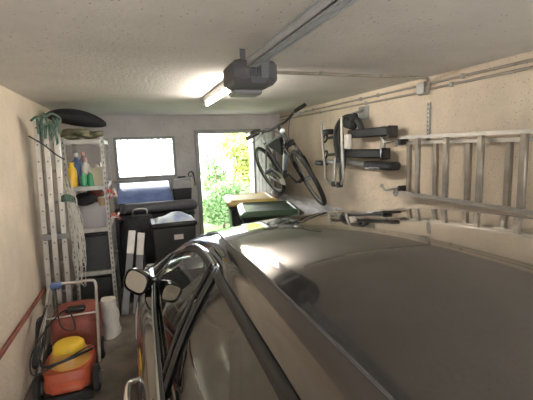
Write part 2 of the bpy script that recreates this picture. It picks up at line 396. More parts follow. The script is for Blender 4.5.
# lower body, closed loft
def bodyrow(y):
    w=interp([(-.78,.80),(-.70,.90),(-.45,.97),(0,1),(2.3,1),(2.8,.985),(3.15,.93),(3.38,.80),(3.47,.66)],y)[0]
    zt=interp([(-.78,.90),(-.62,.98),(-.4,.965),(0,.945),(.6,.93),(1.2,.92),(1.9,.915),(2.36,.912),(2.7,.90),(3.0,.86),(3.25,.80),(3.42,.70),(3.47,.60)],y)[0]
    ub=interp([(-.78,.70),(-.4,.77),(0,.79),(1.2,.797),(2.36,.765),(2.7,.745),(3.1,.70),(3.47,.55)],y)[0]
    zb=interp([(-.78,.32),(-.6,.22),(0,.20),(3.1,.20),(3.47,.30)],y)[0]
    cr=interp([(-.78,.0),(2.3,.0),(2.7,.05),(3.1,.055),(3.4,.04),(3.47,.02)],y)[0]
    ss=zt-.2
    prof=[(.80*w,zb),(.865*w,zb+.10),(.885*w,lerp(zb,zt,.42)),(.895*w,lerp(zb,zt,.62)),(.892*w,lerp(zb,zt,.76)),(.868*w,lerp(zb,zt,.875)),(.825*min(1,w+.01),lerp(zb,zt,.965)),(ub,zt)]
    L=[Vector((cx-u,y,z)) for u,z in prof]
    top=[]
    for k in range(1,16):
        t=-1+2*k/16; top.append(Vector((cx+ub*t,y,zt+cr*(1-t*t)- (0 if y>2.72 or y<-.66 else .03))))
    Rr=[Vector((cx+u,y,z)) for u,z in prof[::-1]]
    bot=[Vector((cx+.8*w*t,y,zb)) for t in(.5,0,-.5)]
    return L+top+Rr+bot
ys=[-.78,-.74,-.70,-.62,-.5,-.4]+[-.4+.1*k for k in range(1,37)]+[3.28,3.34,3.38,3.42,3.45,3.47]
rows=[bodyrow(y) for y in ys]
q=MB(); q.grid(rows,closed=True); n=len(rows[0]); q.add(rows[0],[tuple(range(n))]); q.add(rows[-1],[tuple(range(n))])
body=q.build('body',[M['paint'],M['blk']],car,smooth=35)
cut=MB()
AX=(2.76,.22)
for ya in AX:
    for s in(-1,1): cut.cyl((cx+s*.60,ya,.33),(cx+s*1.1,ya,.33),.365,n=40)
cut.m=0
cu=cut.build('cutter',M['blk'],car)
md=body.modifiers.new('b','BOOLEAN'); md.operation='DIFFERENCE'; md.object=cu; md.solver='EXACT'
dg=bpy.context.evaluated_depsgraph_get(); me2=bpy.data.meshes.new_from_object(body.evaluated_get(dg)); body.modifiers.clear(); body.data=me2
bpy.data.objects.remove(cu,do_unlink=True)
for s in(-1,1):
    # side glass
    def g(y,t):
        tt=samp(Tt,1,y,y)[0]; bb=interp(Bt,y); A=Vector((cx+s*bb[0],y,bb[1])); B=Vector((cx+s*tt[1],y,tt[2])); P=A+(B-A)*t; return P+Vector((s*(.018*math.sin(PI*t)-.006),0,0))
    for nm,y0,y1 in(('front_side_window',1.29,2.355),('rear_side_window',.30,1.20),('quarter_window',-.36,.22)):
        q=MB(); rows=[[g(lerp(y0,y1,i/24),k/10) for k in range(11)] for i in range(25)]; q.grid(rows); q.build(nm,M['carglass'],car,smooth=60)
    # B pillar trim: two black strips with a gap, leaning a little
    for y0,y1,nm in((1.272,1.30,'b_pillar'),(1.18,1.225,'b_pillar'),(.20,.31,'c_pillar_trim')):
        q=MB(); rows=[[g(lerp(y0,y1,i/2)+.0,k/10)+Vector((s*.008,0,0)) for k in range(11)] for i in range(3)]; q.grid(rows); q.build('door_pillar',M['blk'],car,smooth=60,solid=.006)
    q=MB(); rows=[[g(lerp(1.2,1.29,i/3),k/10)+Vector((-s*.012,0,0)) for k in range(11)] for i in range(4)]; q.grid(rows); q.build('pillar_core',M['blkgloss'],car,smooth=60)
    q=MB(); rows=[[g(lerp(-.56,-.36,i/3),k/10)+Vector((s*.006,0,0)) for k in range(11)] for i in range(4)]; q.grid(rows); q.build('c_pillar',M['paint'],car,smooth=60)
    # chrome arc of front door then black seal behind
    arc=[g(y,1.0)+Vector((s*.010,0,.002)) for y in [1.22+ (2.36-1.22)*k/30 for k in range(31)]]
    q=MB(); q.tube(arc,.0075,8); q.build('chrome_trim',M['chrome'],car)
    q=MB(); rows=[]
    for k in range(31):
        y=lerp(1.215,2.35,k/30); rows.append([g(y,.93)+Vector((s*.004,0,0)),g(y,1.0)+Vector((s*.006,0,0))])
    q.grid(rows); q.build('window_seal',M['blk'],car,solid=.004)
    q=MB(); rows=[]
    for k in range(31):
        y=lerp(-.40,1.215,k/30); rows.append([g(y,.94)+Vector((s*.006,0,0)),g(y,.97)+Vector((s*.007,0,0)),g(y,1.005)+Vector((s*.007,0,.001))])
    q.grid(rows); q.build('window_seal',M['blk'],car,solid=.006)
    # belt strip: chrome on black
    q=MB(); rows=[]
    for k in range(31):
        y=lerp(-.42,2.42,k/30); p=g(y,0); rows.append([p+Vector((s*.026,0,-.012)),p+Vector((s*.026,0,.004)),p+Vector((s*.004,0,.022))])
    q.grid(rows); q.build('belt_seal',M['blkgloss'],car,solid=.005)
    q=MB(); q.tube([g(lerp(-.42,2.42,k/30),0)+Vector((s*.022,0,.008)) for k in range(31)],.0055,6); q.build('chrome_strip',M['chrome'],car)
    # door shut lines
    def sidept(y,z):
        r=bodyrow(y)[:8] if s<0 else bodyrow(y)[23:31]
        r=sorted(r,key=lambda v:v.z)
        for a,b_ in zip(r,r[1:]):
            if a.z<=z<=b_.z+1e-6: t=(z-a.z)/(b_.z-a.z+1e-9); return a.lerp(b_,t)
        return r[-1]
    for y in(1.24,2.40,.32):
        q=MB(); q.tube([sidept(y,lerp(.30,.905,k/14))+Vector((s*.0005,0,0)) for k in range(15)],.003,5); q.build('door_gap',M['blk'],car)
    q=MB(); q.tube([sidept(lerp(.35,2.38,k/20),.30)+Vector((s*.0005,0,0)) for k in range(21)],.003,5); q.build('door_gap',M['blk'],car)
    # handles
    for y in(1.42,.47):
        p=sidept(y,.80); q=MB()
        q.tube(smoothpath([p+Vector((s*-.003,-.095,0)),p+Vector((s*.036,-.075,.004)),p+Vector((s*.044,0,.006)),p+Vector((s*.036,.075,.004)),p+Vector((s*-.003,.095,0))],5),.012,8)
        q.build('door_handle',M['chrome'],car)
        q=MB(); q.ell(p+Vector((s*-.004,0,0)),(.008,.06,.03)); q.build('handle_recess',M['blk'],car)
    # sail + mirror
    q=MB(); q.prism([g(2.22,0)+Vector((0,0,.0)),g(2.40,0),g(2.32,.55),g(2.22,.45)],(s*.012,0,0)); q.build('mirror_sail',M['blkgloss'],car)
    mx=cx+s*.872; my=2.27; mz=.955
    q=MB(); Mr=Euler((R(-6),R(s*-22),R(s*36))).to_matrix()
    rows=[]
    for i in range(9):
        th=PI/2*i/8; sc=math.cos(th)**.6 if i<8 else .02
        rows.append([Vector((mx,my,mz))+Mr@Vector((.075*sc*math.copysign(abs(math.cos(a))**.7,math.cos(a)),.085*math.sin(th),.068*sc*math.copysign(abs(math.sin(a))**.7,math.sin(a)))) for a in [2*PI*k/24 for k in range(24)]])
    q.grid(rows,closed=True)
    mh=q.build('side_mirror',M['paint'],car,smooth=50)
    q=MB(); q.grid([[Vector((mx,my,mz))+Mr@Vector((.077*f*math.copysign(abs(math.cos(a))**.7,math.cos(a)),dy,.07*f*math.copysign(abs(math.sin(a))**.7,math.sin(a)))) for a in [2*PI*k/24 for k in range(24)]] for f,dy in((1,.02),(1.02,-.006),(.93,-.010),(.9,.008),(.01,.010))],closed=True)
    q.build('mirror_surround',M['blkgloss'],mh)
    q=MB(); q.grid([[Vector((mx,my,mz))+Mr@Vector((.066*f*math.copysign(abs(math.cos(a))**.7,math.cos(a)),-.001,.058*f*math.copysign(abs(math.sin(a))**.7,math.sin(a)))) for a in [2*PI*k/24 for k in range(24)]] for f in(1,.01)],closed=True)
    q.build('mirror_glass',M['chrome'],mh)
    q=MB(); q.tube([(cx+s*.78,2.34,.925),(cx+s*.84,2.32,.925)],[.03,.022],10); q.build('mirror_arm',M['blkgloss'],mh)
    # lights
    q=MB(); q.ell((cx+s*.60,3.24,.70),(.16,.13,.07),M=Euler((R(-15),0,R(s*-28))).to_matrix()); q.build('headlight',M['lens'],car)
    q=MB(); q.ell((cx+s*.64,-.66,.84),(.10,.08,.12)); q.build('tail_light',M['redlens'],car)
    # wheels
    for ya in AX:
        wq=MB(); Mx=Matrix(((0,0,s),(1,0,0),(0,1,0))) if s>0 else Matrix(((0,0,-1),(1,0,0),(0,1,0)))
        c0=(cx+s*.66,ya,.315)
        wq.lathe([(.20,.0),(.28,.0),(.305,.02),(.315,.06),(.315,.15),(.305,.19),(.28,.21),(.20,.205)],c0,36,Mx)
        wh=wq.build('wheel',M['rubber'],car)
        wq=MB(); wq.lathe([(.03,.17),(.20,.17),(.205,.205),(.195,.207),(.19,.185),(.06,.19),(.05,.20),(.01,.20)],c0,30,Mx)
        for k in range(7):
            a=2*PI*k/7; wq.box(Vector(c0)+Mx@Vector((.125*math.cos(a),.125*math.sin(a),.192)),(.025 if False else .02,.035,.15),Matrix((Mx@Vector((0,0,1)),Mx@Vector((-math.sin(a),math.cos(a),0)),Mx@Vector((math.cos(a),math.sin(a),0)))).transposed())
        wq.build('rim',M['alu'],wh)
q=MB(); q.box((cx,3.44,.52),(.85,.06,.10),bev=.02); q.build('front_grille',M['blk'],car)
q=MB(); q.box((cx,3.46,.34),(1.1,.05,.09),bev=.02); q.build('lower_grille',M['blk'],car)
q=MB(); q.box((cx,-.80,.55),(.52,.015,.11)); q.build('number_plate',M['white'],car)
# cabin
q=MB(); q.box((cx,1.0,.50),(1.45,3.1,.04)); q.build('cabin_floor',M['dash'],car)
q=MB(); q.prism([(cx-.70,2.25,.70),(cx-.70,2.62,.72),(cx-.70,2.60,.89),(cx-.70,2.30,.93),(cx-.70,2.18,.86)],(1.40,0,0)); q.build('dashboard',M['dash'],car,bevel=.02)
for s in(-1,1):
    q=MB(); q.box((cx+s*.36,1.45,.60),(.50,.50,.14),bev=.04)
    st=q.build('front_seat',M['seat'],car,bevel=.02)
    q=MB(); q.box((cx+s*.36,1.13,.88),(.48,.12,.58),(R(14),0,0),bev=.04); q.build('seat_back',M['seat'],st,bevel=.02)
    q=MB(); q.box((cx+s*.36,1.04,1.22),(.26,.09,.16),(R(8),0,0),bev=.03)
    for e in(-.06,.06): q.cyl((cx+s*.36+e,1.06,1.10),(cx+s*.36+e,1.05,1.2),.006)
    q.build('headrest',M['seat'],st,bevel=.015)
q=MB(); q.box((cx,.35,.60),(1.3,.5,.14),bev=.04); st=q.build('rear_seat',M['seat'],car)
q=MB(); q.box((cx,.02,.86),(1.3,.12,.55),(R(14),0,0),bev=.04); q.build('seat_back',M['seat'],st)
q=MB(); q.tube([Vector((cx-.36,2.08,.90))+Euler((R(-62),0,0)).to_matrix()@Vector((.185*math.cos(a),.185*math.sin(a),0)) for a in [2*PI*k/28 for k in range(28)]],.015,8,closed=True)
q.tube([(cx-.36,2.25,.82),(cx-.36,2.09,.90)],.03); q.tube([(cx-.54,2.08,.90),(cx-.18,2.08,.90)],.015); q.build('steering_wheel',M['dash'],car)
q=MB(); q.box((cx,1.86,1.28),(.22,.03,.06),bev=.01); q.cyl((cx,1.88,1.28),(cx,1.90,1.35),.008); q.build('interior_mirror',M['blkgloss'],car)
# ------------------------------------------------------------------ opener
op=thing('garage_door_opener','dark grey garage door motor with long steel rail on the ceiling','garage door opener',(.53,1.95,2.10))
q=MB(); hx0,hx1,hy0,hy1=.455,.672,1.70,2.02; HO=2.10
def oct_(x0,x1,y0,y1,c): return [(x0+c,y0),(x1-c,y0),(x1,y0+c),(x1,y1-c),(x1-c,y1),(x0+c,y1),(x0,y1-c),(x0,y0+c)]
q.grid([[Vector((x,y,z)) for x,y in oct_(hx0+i,hx1-i,hy0+i,hy1-i,.06)] for i,z in((.015,HO),(0,HO-.02),(0,HO-.09),(.02,HO-.115))],closed=True)
q.add([Vector((x,y,HO-.115)) for x,y in oct_(hx0+.02,hx1-.02,hy0+.02,hy1-.02,.06)],[tuple(range(8))])
q.add([Vector((x,y,HO)) for x,y in oct_(hx0+.015,hx1-.015,hy0+.015,hy1-.015,.06)],[tuple(range(8))])
hd=q.build('motor_housing',M['motor'],op,smooth=30,bevel=.006)
MB().box((.565,1.95,HO-.125),(.15,.12,.03),bev=.01).build('lamp_cover',M['motor2'],hd)
q=MB()
for k in range(5): q.box((.52+.012*k,1.697,HO-.065),(.005,.008,.045))
q.build('vent_slots',M['blk'],hd)
MB().box((.57,1.985,(H+HO)/2),(.03,.004,H-HO+.01)).build('ceiling_bracket',M['motor'],op,smooth=0)
rx0,rx1=.506,.558; q=MB()
q.box(((rx0+rx1)/2,-.09,2.053),(rx1-rx0,3.58,.006)); q.box((rx0+.003,-.09,2.068),(.006,3.58,.034)); q.box((rx1-.003,-.09,2.068),(.006,3.58,.034)); q.box(((rx0+rx1)/2,-.09,2.086),(rx1-rx0+.014,3.58,.005))
q.box((rx0+.012,-.09,2.048),(.005,3.58,.004)); q.box((rx1-.012,-.09,2.048),(.005,3.58,.004))
q.build('rail',M['rail'],op,smooth=0)
MB().box(((rx0+rx1)/2,-.6,2.145),(.03,.03,.112)).build('rail_hanger',M['galv'],op)
# tube light
tl=thing('tube_light','lit fluorescent tube light on the ceiling beyond the door motor','ceiling light',(.715,3.22,H))
MB().box((.715,3.22,H-.025),(.055,1.26,.05),bev=.006).build('light_batten',M['white'],tl)
MB().cyl((.715,2.64,H-.072),(.715,3.80,H-.072),.016,n=16).build('tube',M['tube'],tl)
for y in(2.625,3.815):
    MB().box((.715,y,H-.065),(.03,.025,.05),bev=.004).build('tube_holder',M['white'],tl)
# ------------------------------------------------------------------ conduits
def conduit(name,label,pts,r=.011,clips=()):
    t=thing(name,label,'conduit',pts[0]); MB().tube(pts,r,10).build('pipe',M['pipe'],t)
    for c in clips:
        MB().box(c,(.03,.03,.022) if abs(c[2]-2.18)<.02 else (.03,.022,.036),bev=.004).build('clip',M['galv'],t)
conduit('conduit','grey conduit crossing the ceiling from the door motor to the right wall',[(.862,2.42,2.175),(.9,2.44,2.178),(2.16,2.47,2.178),(2.20,2.50,2.17),(2.215,2.52,2.13)],.012,[(1.25,2.447,2.18),(1.75,2.46,2.18)])
conduit('conduit','upper grey conduit along the right wall above the ladder',[(2.236,2.52,2.145),(2.236,1.2,2.145),(2.236,-1.6,2.145)],.010,[(2.236,2.2,2.145),(2.236,1.5,2.145)])
conduit('conduit','lower grey conduit along the right wall above the ladder',[(2.236,2.52,2.103),(2.236,1.2,2.103),(2.236,-1.6,2.103)],.010,[(2.236,2.3,2.103),(2.236,1.4,2.103)])
conduit('conduit','upper grey conduit running along the right wall above the hanging bicycle carrier',[(2.236,2.64,2.145),(2.236,5.8,2.15)],.010,[(2.236,3.2,2.145),(2.236,3.5,2.147),(2.236,4.6,2.149)])
conduit('conduit','lower grey conduit running along the right wall above the hanging bicycle carrier',[(2.236,2.64,2.09),(2.236,5.8,2.105)],.010,[(2.236,3.4,2.095),(2.236,4.4,2.10)])
jb=thing('junction_box','small grey junction box where the conduits meet on the right wall','junction box',(2.25,2.58,2.12))
MB().box((2.228,2.58,2.115),(.044,.10,.10),bev=.008).build('box_body',M['pipe'],jb); MB().box((2.198,2.58,2.115),(.010,.088,.088),bev=.003).build('cover',M['galv'],jb)
# wall strip
t=thing('wall_bracket','slim upright metal strip on the right wall above the ladder','bracket',(2.24,2.53,1.7))
q=MB(); q.box((2.240,2.53,1.84),(.012,.03,.32)); q.m=1
for k in range(9): q.box((2.233,2.53,1.72+.033*k),(.003,.010,.014))
q.build('strip',[M['galv'],M['slot']],t)
# ------------------------------------------------------------------ ladder on wall
ld=thing('extension_ladder','long aluminium double ladder hung sideways on the right wall','ladder',(2.16,1.2,1.5))
def railbox(x,z,y0,y1,nm):
    q=MB(); q.box((x,(y0+y1)/2,z),(.022,y1-y0,.026),bev=.004); q.box((x-.012,(y0+y1)/2,z+.010),(.006,y1-y0,.005)); q.box((x-.012,(y0+y1)/2,z-.010),(.006,y1-y0,.005)); q.build(nm,M['alu'],ld)
railbox(2.125,1.735,-.9,2.72,'rail'); railbox(2.125,1.275,-.9,2.72,'rail')
railbox(2.185,1.690,-.9,2.76,'rail'); railbox(2.185,1.262,-.9,2.76,'rail')
for k in range(12):
    y=2.51-.293*k
    if y<-.85: break
    MB().box((2.125,y,1.505),(.03,.044,.45),bev=.006).build('rung',M['rung'],ld)
    y2=2.685-.305*k
    MB().box((2.185,y2,1.476),(.03,.044,.41),bev=.006).build('rung',M['rung'],ld)
for z in(1.70,1.305): 
    MB().box((2.155,2.725,z),(.09,.03,.05),bev=.006).build('end_cap',M['blk'],ld)
for z,lb in((1.70,'upper dark metal hook holding the ladder end beside the bicycle carrier'),(1.275,'lower dark metal hook holding the ladder end below the bicycle carrier')):
    h=thing('wall_hook',lb,'hook',(2.245,2.86,z))
    MB().box((2.243,2.86,z),(.014,.05,.07),bev=.003).build('hook_plate',M['galv'],h)
    q=MB(); q.tube(smoothpath([(2.24,2.86,z+.01),(2.17,2.88,z+.01),(2.13,2.93,z),(2.12,2.965,z+.03)],6),.011); q.tube(smoothpath([(2.19,2.86,z+.005),(2.14,2.82,z-.02),(2.12,2.77,z-.03),(2.12,2.745,z)],6),.012); q.ell((2.12,2.97,z+.035),(.018,.018,.018)); q.build('hook_arm',M['galv'],h)
# ------------------------------------------------------------------ bike carrier on wall
rk=thing('bicycle_carrier','black and silver folded car bicycle carrier hung on the right wall','bicycle carrier',(2.2,3.5,1.7))
MB().box((2.243,3.45,2.005),(.012,.18,.13),bev=.003).build('wall_plate',M['galv'],rk)
def bar(p0,p1,w_,nm='wheel_channel'):
    p0=Vector(p0);p1=Vector(p1); q=MB(); q.box((p0+p1)/2,(.09,abs(p1.y-p0.y),w_),bev=.015); q.build(nm,M['blk'],rk)
bar((2.12,2.83,1.79),(2.12,3.50,1.80),.085); bar((2.12,2.93,1.60),(2.12,3.60,1.60),.085)
for y,z in((2.83,1.79),(2.93,1.60)):
    MB().box((2.12,y-.01,z),(.10,.03,.105),bev=.008).build('channel_end',M['blkgloss'],rk)
q=MB(); q.box((2.12,2.98,1.495),(.13,.42,.07),bev=.02); q.build('rear_lamp',M['blk'],rk)
q=MB(); q.box((2.05,3.02,1.47),(.02,.22,.02),bev=.005); q.build('lamp_strip',M['chrome'],rk)
q=MB(); q.box((2.14,3.55,1.50),(.05,1.25,.05),bev=.01); q.build('cross_bar',M['galv'],rk)
q=MB(); q.box((2.12,4.16,1.485),(.10,.20,.055),bev=.015); q.build('side_lamp',M['blk'],rk)
# silver U hoops
q=MB(); q.tube(smoothpath([(2.06,4.04,1.97),(2.05,3.99,1.70),(2.05,3.93,1.38),(2.04,3.89,1.31),(2.03,3.80,1.275),(2.03,3.72,1.29),(2.04,3.71,1.36),(2.06,3.72,1.55)],6),.015,10); q.build('hoop',M['alu'],rk)
q=MB(); q.tube(smoothpath([(2.04,3.54,1.97),(2.03,3.52,1.70),(2.03,3.50,1.38),(2.03,3.53,1.30),(2.03,3.60,1.265),(2.03,3.67,1.30),(2.04,3.69,1.40)],6),.016,10); q.build('hoop',M['alu'],rk)
q=MB(); q.tube(smoothpath([(2.10,3.70,1.50),(2.09,3.75,1.70),(2.08,3.72,1.85),(2.08,3.60,1.95),(2.08,3.42,1.965),(2.09,3.30,1.90),(2.12,3.27,1.78)],7),[.030]*43,10); q.build('frame_arch',M['blk'],rk)
q=MB(); q.box((2.08,3.45,1.90),(.07,.20,.10),(R(12),0,0),bev=.02); q.box((2.10,3.68,1.72),(.06,.10,.32),(R(-5),0,0),bev=.02); q.box((2.08,3.60,1.62),(.07,.16,.12),(R(20),0,0),bev=.02); q.box((2.07,3.36,1.95),(.06,.10,.07),(R(-20),0,0),bev=.015); q.build('clamp_body',M['blkcloth'],rk)
q=MB(); q.box((2.05,3.44,1.72),(.05,.09,.15),bev=.012); q.build('clamp_arm',M['bottlew'],rk)
q=MB(); q.box((2.06,3.55,1.56),(.06,.03,.34),(R(12),0,0)); q.box((2.10,3.68,1.45),(.03,.03,.36),(R(-6),0,0)); q.build('strut',M['blk'],rk)
q=MB(); q.box((2.16,3.01,1.70),(.03,.05,.30),bev=.004); q.build('channel_bracket',M['alu'],rk)
q=MB(); q.box((2.12,4.00,1.84),(.07,.20,.06),bev=.012); q.build('strap_block',M['blk'],rk)
for z in(1.77,1.58):
    q=MB(); q.tube([Vector((2.12,4.06,z))+Vector((.03*0+.012*math.sin(a),.045*math.cos(a),.045*math.sin(a))) for a in [2*PI*k/18 for k in range(18)]],.012,7,closed=True)
    q.tube([(2.12,4.02,z),(2.12,3.80,z+.01)],.016); q.build('ratchet_strap',M['blk'],rk)
q=MB(); q.tube([(2.225,3.45,2.03),(2.10,3.47,1.99)],.014); q.build('hanging_pin',M['galv'],rk)
for y in(3.57,3.68):
    MB().cyl((2.0,y,1.275),(2.05,y,1.275),.03,n=14).build('knob',M['blk'],rk)
# ------------------------------------------------------------------ bicycle
bk=thing('bicycle','dark mountain bicycle raised and leaning by the right wall above the dust sheet','bicycle')
del bk['_o']; bk['_o']=(0,0,0)
def wheel(ax,steer=None):
    """returns matrix placing wheel (axis y) at ax"""
    return steer or Matrix.Identity(3)
HT=Vector((.40,0,.90)); HB=Vector((.435,0,.79)); FA=Vector((.56,0,.345)); RA=Vector((-.50,0,.345)); BBp=Vector((-.08,0,.30)); ST=Vector((-.22,0,.72))
steer=Matrix.Rotation(R(-14),3,(HT-HB).normalized())
def sp(p): return HB+steer@(Vector(p)-HB)
def mkwheel(c,st):
    f=(lambda p: sp(c+Vector(p))) if st else (lambda p: c+Vector(p))
    q=MB(); rr=.325; q.tube([f((rr*math.cos(a),0,rr*math.sin(a))) for a in [2*PI*k/40 for k in range(40)]],.024,10,closed=True)
    w_=q.build('wheel',M['rubber'],bk)
    q=MB(); q.tube([f((.296*math.cos(a),0,.296*math.sin(a))) for a in [2*PI*k/40 for k in range(40)]],.011,8,closed=True); q.build('rim',M['motor2'],w_)
    q=MB()
    for k in range(24):
        a=2*PI*k/24; q.tube([f((.02*math.cos(a+.6),.025*(-1)**k,.02*math.sin(a+.6))),f((.292*math.cos(a),0,.292*math.sin(a)))],.0016,4)
    q.build('spokes',M['galv'],w_)
    q=MB(); q.cyl(f((0,-.05,0)),f((0,.05,0)),.02); q.cyl(f((0,.045,0)),f((0,.048,0)),.08,n=20); q.build('hub',M['motor'],w_)
mkwheel(FA,True); mkwheel(RA,False)
q=MB()
q.tube([HT,HB],.026,12); q.tube([HB+Vector((-.005,0,.01)),BBp],[.026,.028],12); q.tube([HT+Vector((0,0,-.03)),ST],.019,10); q.tube([ST+Vector((-.01,0,.04)),BBp],.018,10)
for s in(-1,1):
    q.tube([BBp+Vector((0,s*.03,0)),RA+Vector((0,s*.06,0))],.011,8); q.tube([ST+Vector((0,s*.012,-.04)),RA+Vector((0,s*.06,0))],.010,8)
q.tube([BBp+Vector((0,-.04,0)),BBp+Vector((0,.04,0))],.03,12)
q.build('frame',M['motor'],bk)
q=MB(); q.tube([HB.lerp(BBp,.3)+Vector((0,0,0)),HB.lerp(BBp,.75)],.031,12); q.build('down_tube_panel',M['bluebike'],bk)
q=MB()
for s in(-1,1): q.tube([sp(HB+Vector((.0,s*.055,-.03))),sp(FA+Vector((-.01,s*.06,.18)))],.016,8); q.tube([sp(FA+Vector((-.01,s*.06,.24))),sp(FA+Vector((0,s*.058,0)))],.021,8)
q.tube([sp(HB+Vector((0,-.07,-.03))),sp(HB+Vector((0,.07,-.03)))],.02,8)
q.tube([sp(FA+Vector((-.07,s_*.06,.40))) for s_ in(-1,1)],.016,8)
q.build('fork',M['blkgloss'],bk)
q=MB(); q.prism([HT+Vector((-.05,-.03,-.06)),HB.lerp(BBp,.42)+Vector((-.02,-.03,.03)),ST+Vector((.14,-.03,.0)),ST+Vector((.16,-.03,.03))],(0,.06,0)); q.build('frame_bag',M['blkcloth'],bk,bevel=.01)
q=MB(); q.tube([sp(HT),sp(HT+Vector((-.01,0,.05))),sp(HT+Vector((.06,0,.085)))],.02,10)
hb=[(-.02,-.36,.12),(.0,-.24,.115),(.05,-.1,.085),(.06,0,.085),(.05,.1,.085),(.0,.24,.115),(-.02,.36,.12)]
q.tube(smoothpath([sp(HT+Vector(p)) for p in hb],5),.014,10)
hbar=q.build('handlebar',M['blk'],bk)
for s in(-1,1):
    q=MB(); q.tube([sp(HT+Vector((-.005,s*.235,.116))),sp(HT+Vector((-.02,s*.37,.12)))],.02,10); q.build('grip',M['rubber'],hbar)
    q=MB(); q.tube(smoothpath([sp(HT+Vector((.01,s*.20,.11))),sp(HT+Vector((.06,s*.24,.08))),sp(HT+Vector((.06,s*.34,.07)))],4),.007,6); q.ell(sp(HT+Vector((.01,s*.2,.10))),(.025,.025,.018)); q.build('brake_lever',M['motor2'],hbar)
    q=MB(); q.tube(smoothpath([sp(HT+Vector((.03,s*.2,.10))),sp(HT+Vector((.18,s*.14,.14))),sp(HT+Vector((.17,s*.03,-.02))),sp(HB+Vector((.04,s*.02,-.05)))],6),.0035,5); q.build('cable',M['blk'],hbar)
q=MB(); q.ell(sp(HT+Vector((.09,.0,.02))),(.03,.03,.03)); q.build('headlight',M['lens'],bk)
q=MB(); q.tube([ST,ST+Vector((-.055,0,.16))],.014,10); q.build('seat_post',M['galv'],bk)
q=MB(); q.grid([[ST+Vector((-.06,0,.18))+Vector((x,w_*math.cos(a),.022*math.sin(a)+dz)) for a in [2*PI*k/14 for k in range(14)]] for x,w_,dz in((-.15,.02,.01),(-.13,.065,.012),(-.08,.075,.008),(-.0,.05,0),(.07,.025,0),(.13,.018,-.005),(.145,.005,-.01))],closed=True); q.build('saddle',M['blk'],bk)
q=MB(); q.lathe([(.02,0),(.095,0),(.098,.004),(.02,.006)],BBp+Vector((0,-.05,0)),28,Matrix(((1,0,0),(0,0,-1),(0,1,0)))); q.build('chainring',M['galv'],bk)
for s in(-1,1):
    q=MB(); q.tube([BBp+Vector((0,s*.06,0)),BBp+Vector((s*.12,s*.075,-s*.12))],.012,8); cr=q.build('crank_arm',M['blk'],bk)
    q=MB(); q.box(BBp+Vector((s*.12,s*.13,-s*.12)),(.09,.09,.022),bev=.005); q.build('pedal',M['blk'],cr)
q=MB(); q.tube([BBp+Vector((0,-.053,.09)),RA+Vector((0,-.05,.045))],.005,5); q.tube([BBp+Vector((0,-.053,-.09)),RA+Vector((0,-.05,-.045))],.005,5); q.build('chain',M['galv'],bk)
q=MB(); q.lathe([(.01,0),(.05,0),(.05,.02),(.03,.03),(.01,.03)],RA+Vector((0,-.055,0)),18,Matrix(((1,0,0),(0,0,1),(0,1,0)))); q.build('cassette',M['galv'],bk)
U=Vector((-.42,-.06,.90)).normalized(); Hd=Vector((.05,-1.0,0)); Hd=(Hd-U*Hd.dot(U)).normalized(); Lf=U.cross(Hd)
R3=Matrix((Hd,Lf,U)).transposed(); BK_FA=Vector((1.77,3.80,1.345))
mat4=R3.to_4x4(); mat4.translation=BK_FA-R3@FA
bk.matrix_world=mat4
# covered stack the bike stands on
st=thing('covered_stack','stack under a crumpled white dust sheet below the raised bicycle','covered stack',(1.95,4.7,0))
MB().box((2.05,4.55,.45),(.34,1.6,.90),bev=.02).build('crate',M['binblk'],st)
q=MB(); rnd=random.Random(5); rows=[]
nx,ny=24,46
for j in range(ny+1):
    r=[]
    for i in range(nx+1):
        s_=lerp(-1,1,i/nx); y=lerp(3.66,5.40,j/ny)
        over=max(0,abs(s_)-.72)/.28; x=2.05+.18*min(1,abs(s_)/.72)*(1 if s_>0 else -1)
        z=.965-.28*over+.025*math.sin(7*y+5*s_)*math.cos(13*s_+3*y)+rnd.uniform(-.008,.008)
        x+=.006*math.sin(22*y)*over
        e=max(0,(.04-j/ny)/.04); z-=.25*e
        r.append(Vector((x,y,z)))
    rows.append(r)
q.grid(rows); q.build('dust_sheet',M['cloth'],st,smooth=50,solid=.004)
# ------------------------------------------------------------------ wheeled bins
def bin_(name,label,c,rz,lid,h=1.02,lz=1.0,gr='wheeled bins by the back door'):
    t=thing(name,label,'bin',(c[0],c[1],0),gr); Mz=Matrix.Rotation(R(rz),3,'Z'); C=Vector((c[0],c[1],0))
    f=lambda x,y,z: C+Mz@Vector((x,y,z))
    q=MB(); rr=[]
    def rrect(w_,d_,z,rad=.05):
        out=[]
        for (sx,sy,a0) in((1,1,0),(-1,1,90),(-1,-1,180),(1,-1,270)):
            for k in range(4):
                a=R(a0+30*k); out.append(f(sx*(w_/2-rad)+rad*math.cos(a),sy*(d_/2-rad)+rad*math.sin(a),z))
        return out
    for w_,d_,z in((.44,.50,.04),(.46,.52,.06),(.56,.66,h-.10),(.60,.72,h-.09),(.60,.72,h-.04)): rr.append(rrect(w_,d_,z))
    q.grid(rr,closed=True); q.add(rr[0],[tuple(range(16))]); q.add(rr[-1],[tuple(range(16))]); q.build('bin_body',M['binblk'],t,smooth=40)
    q=MB(); rr=[rrect(.65,.80,h-.045),rrect(.67,.82,h-.02),rrect(.66,.81,h-.005),rrect(.58,.72,h+.022),rrect(.54,.66,h+.026),rrect(.52,.62,h+.014),rrect(.1,.1,h+.016,.02)]
    q.grid(rr,closed=True); q.add(rr[-1],[tuple(range(16))])
    l=q.build('lid',lid,t,smooth=35)
    q=MB(); q.tube([f(-.25,.40,h-.03),f(.25,.40,h-.03)],.015); 
    for x in(-.22,.22): q.box(f(x,.375,h-.04),(.03,.06,.03),Mz)
    q.build('handle',M['binblk'],t)
    for s in(-1,1):
        q=MB(); q.cyl(f(s*.24,.26,.10),f(s*.29,.26,.10),.10,n=24); q.build('wheel',M['rubber'],t)
    return t
bin_('wheeled_bin','black wheeled bin with the yellow lid by the open doorway',(1.44,4.97),-9,M['lidyellow'])
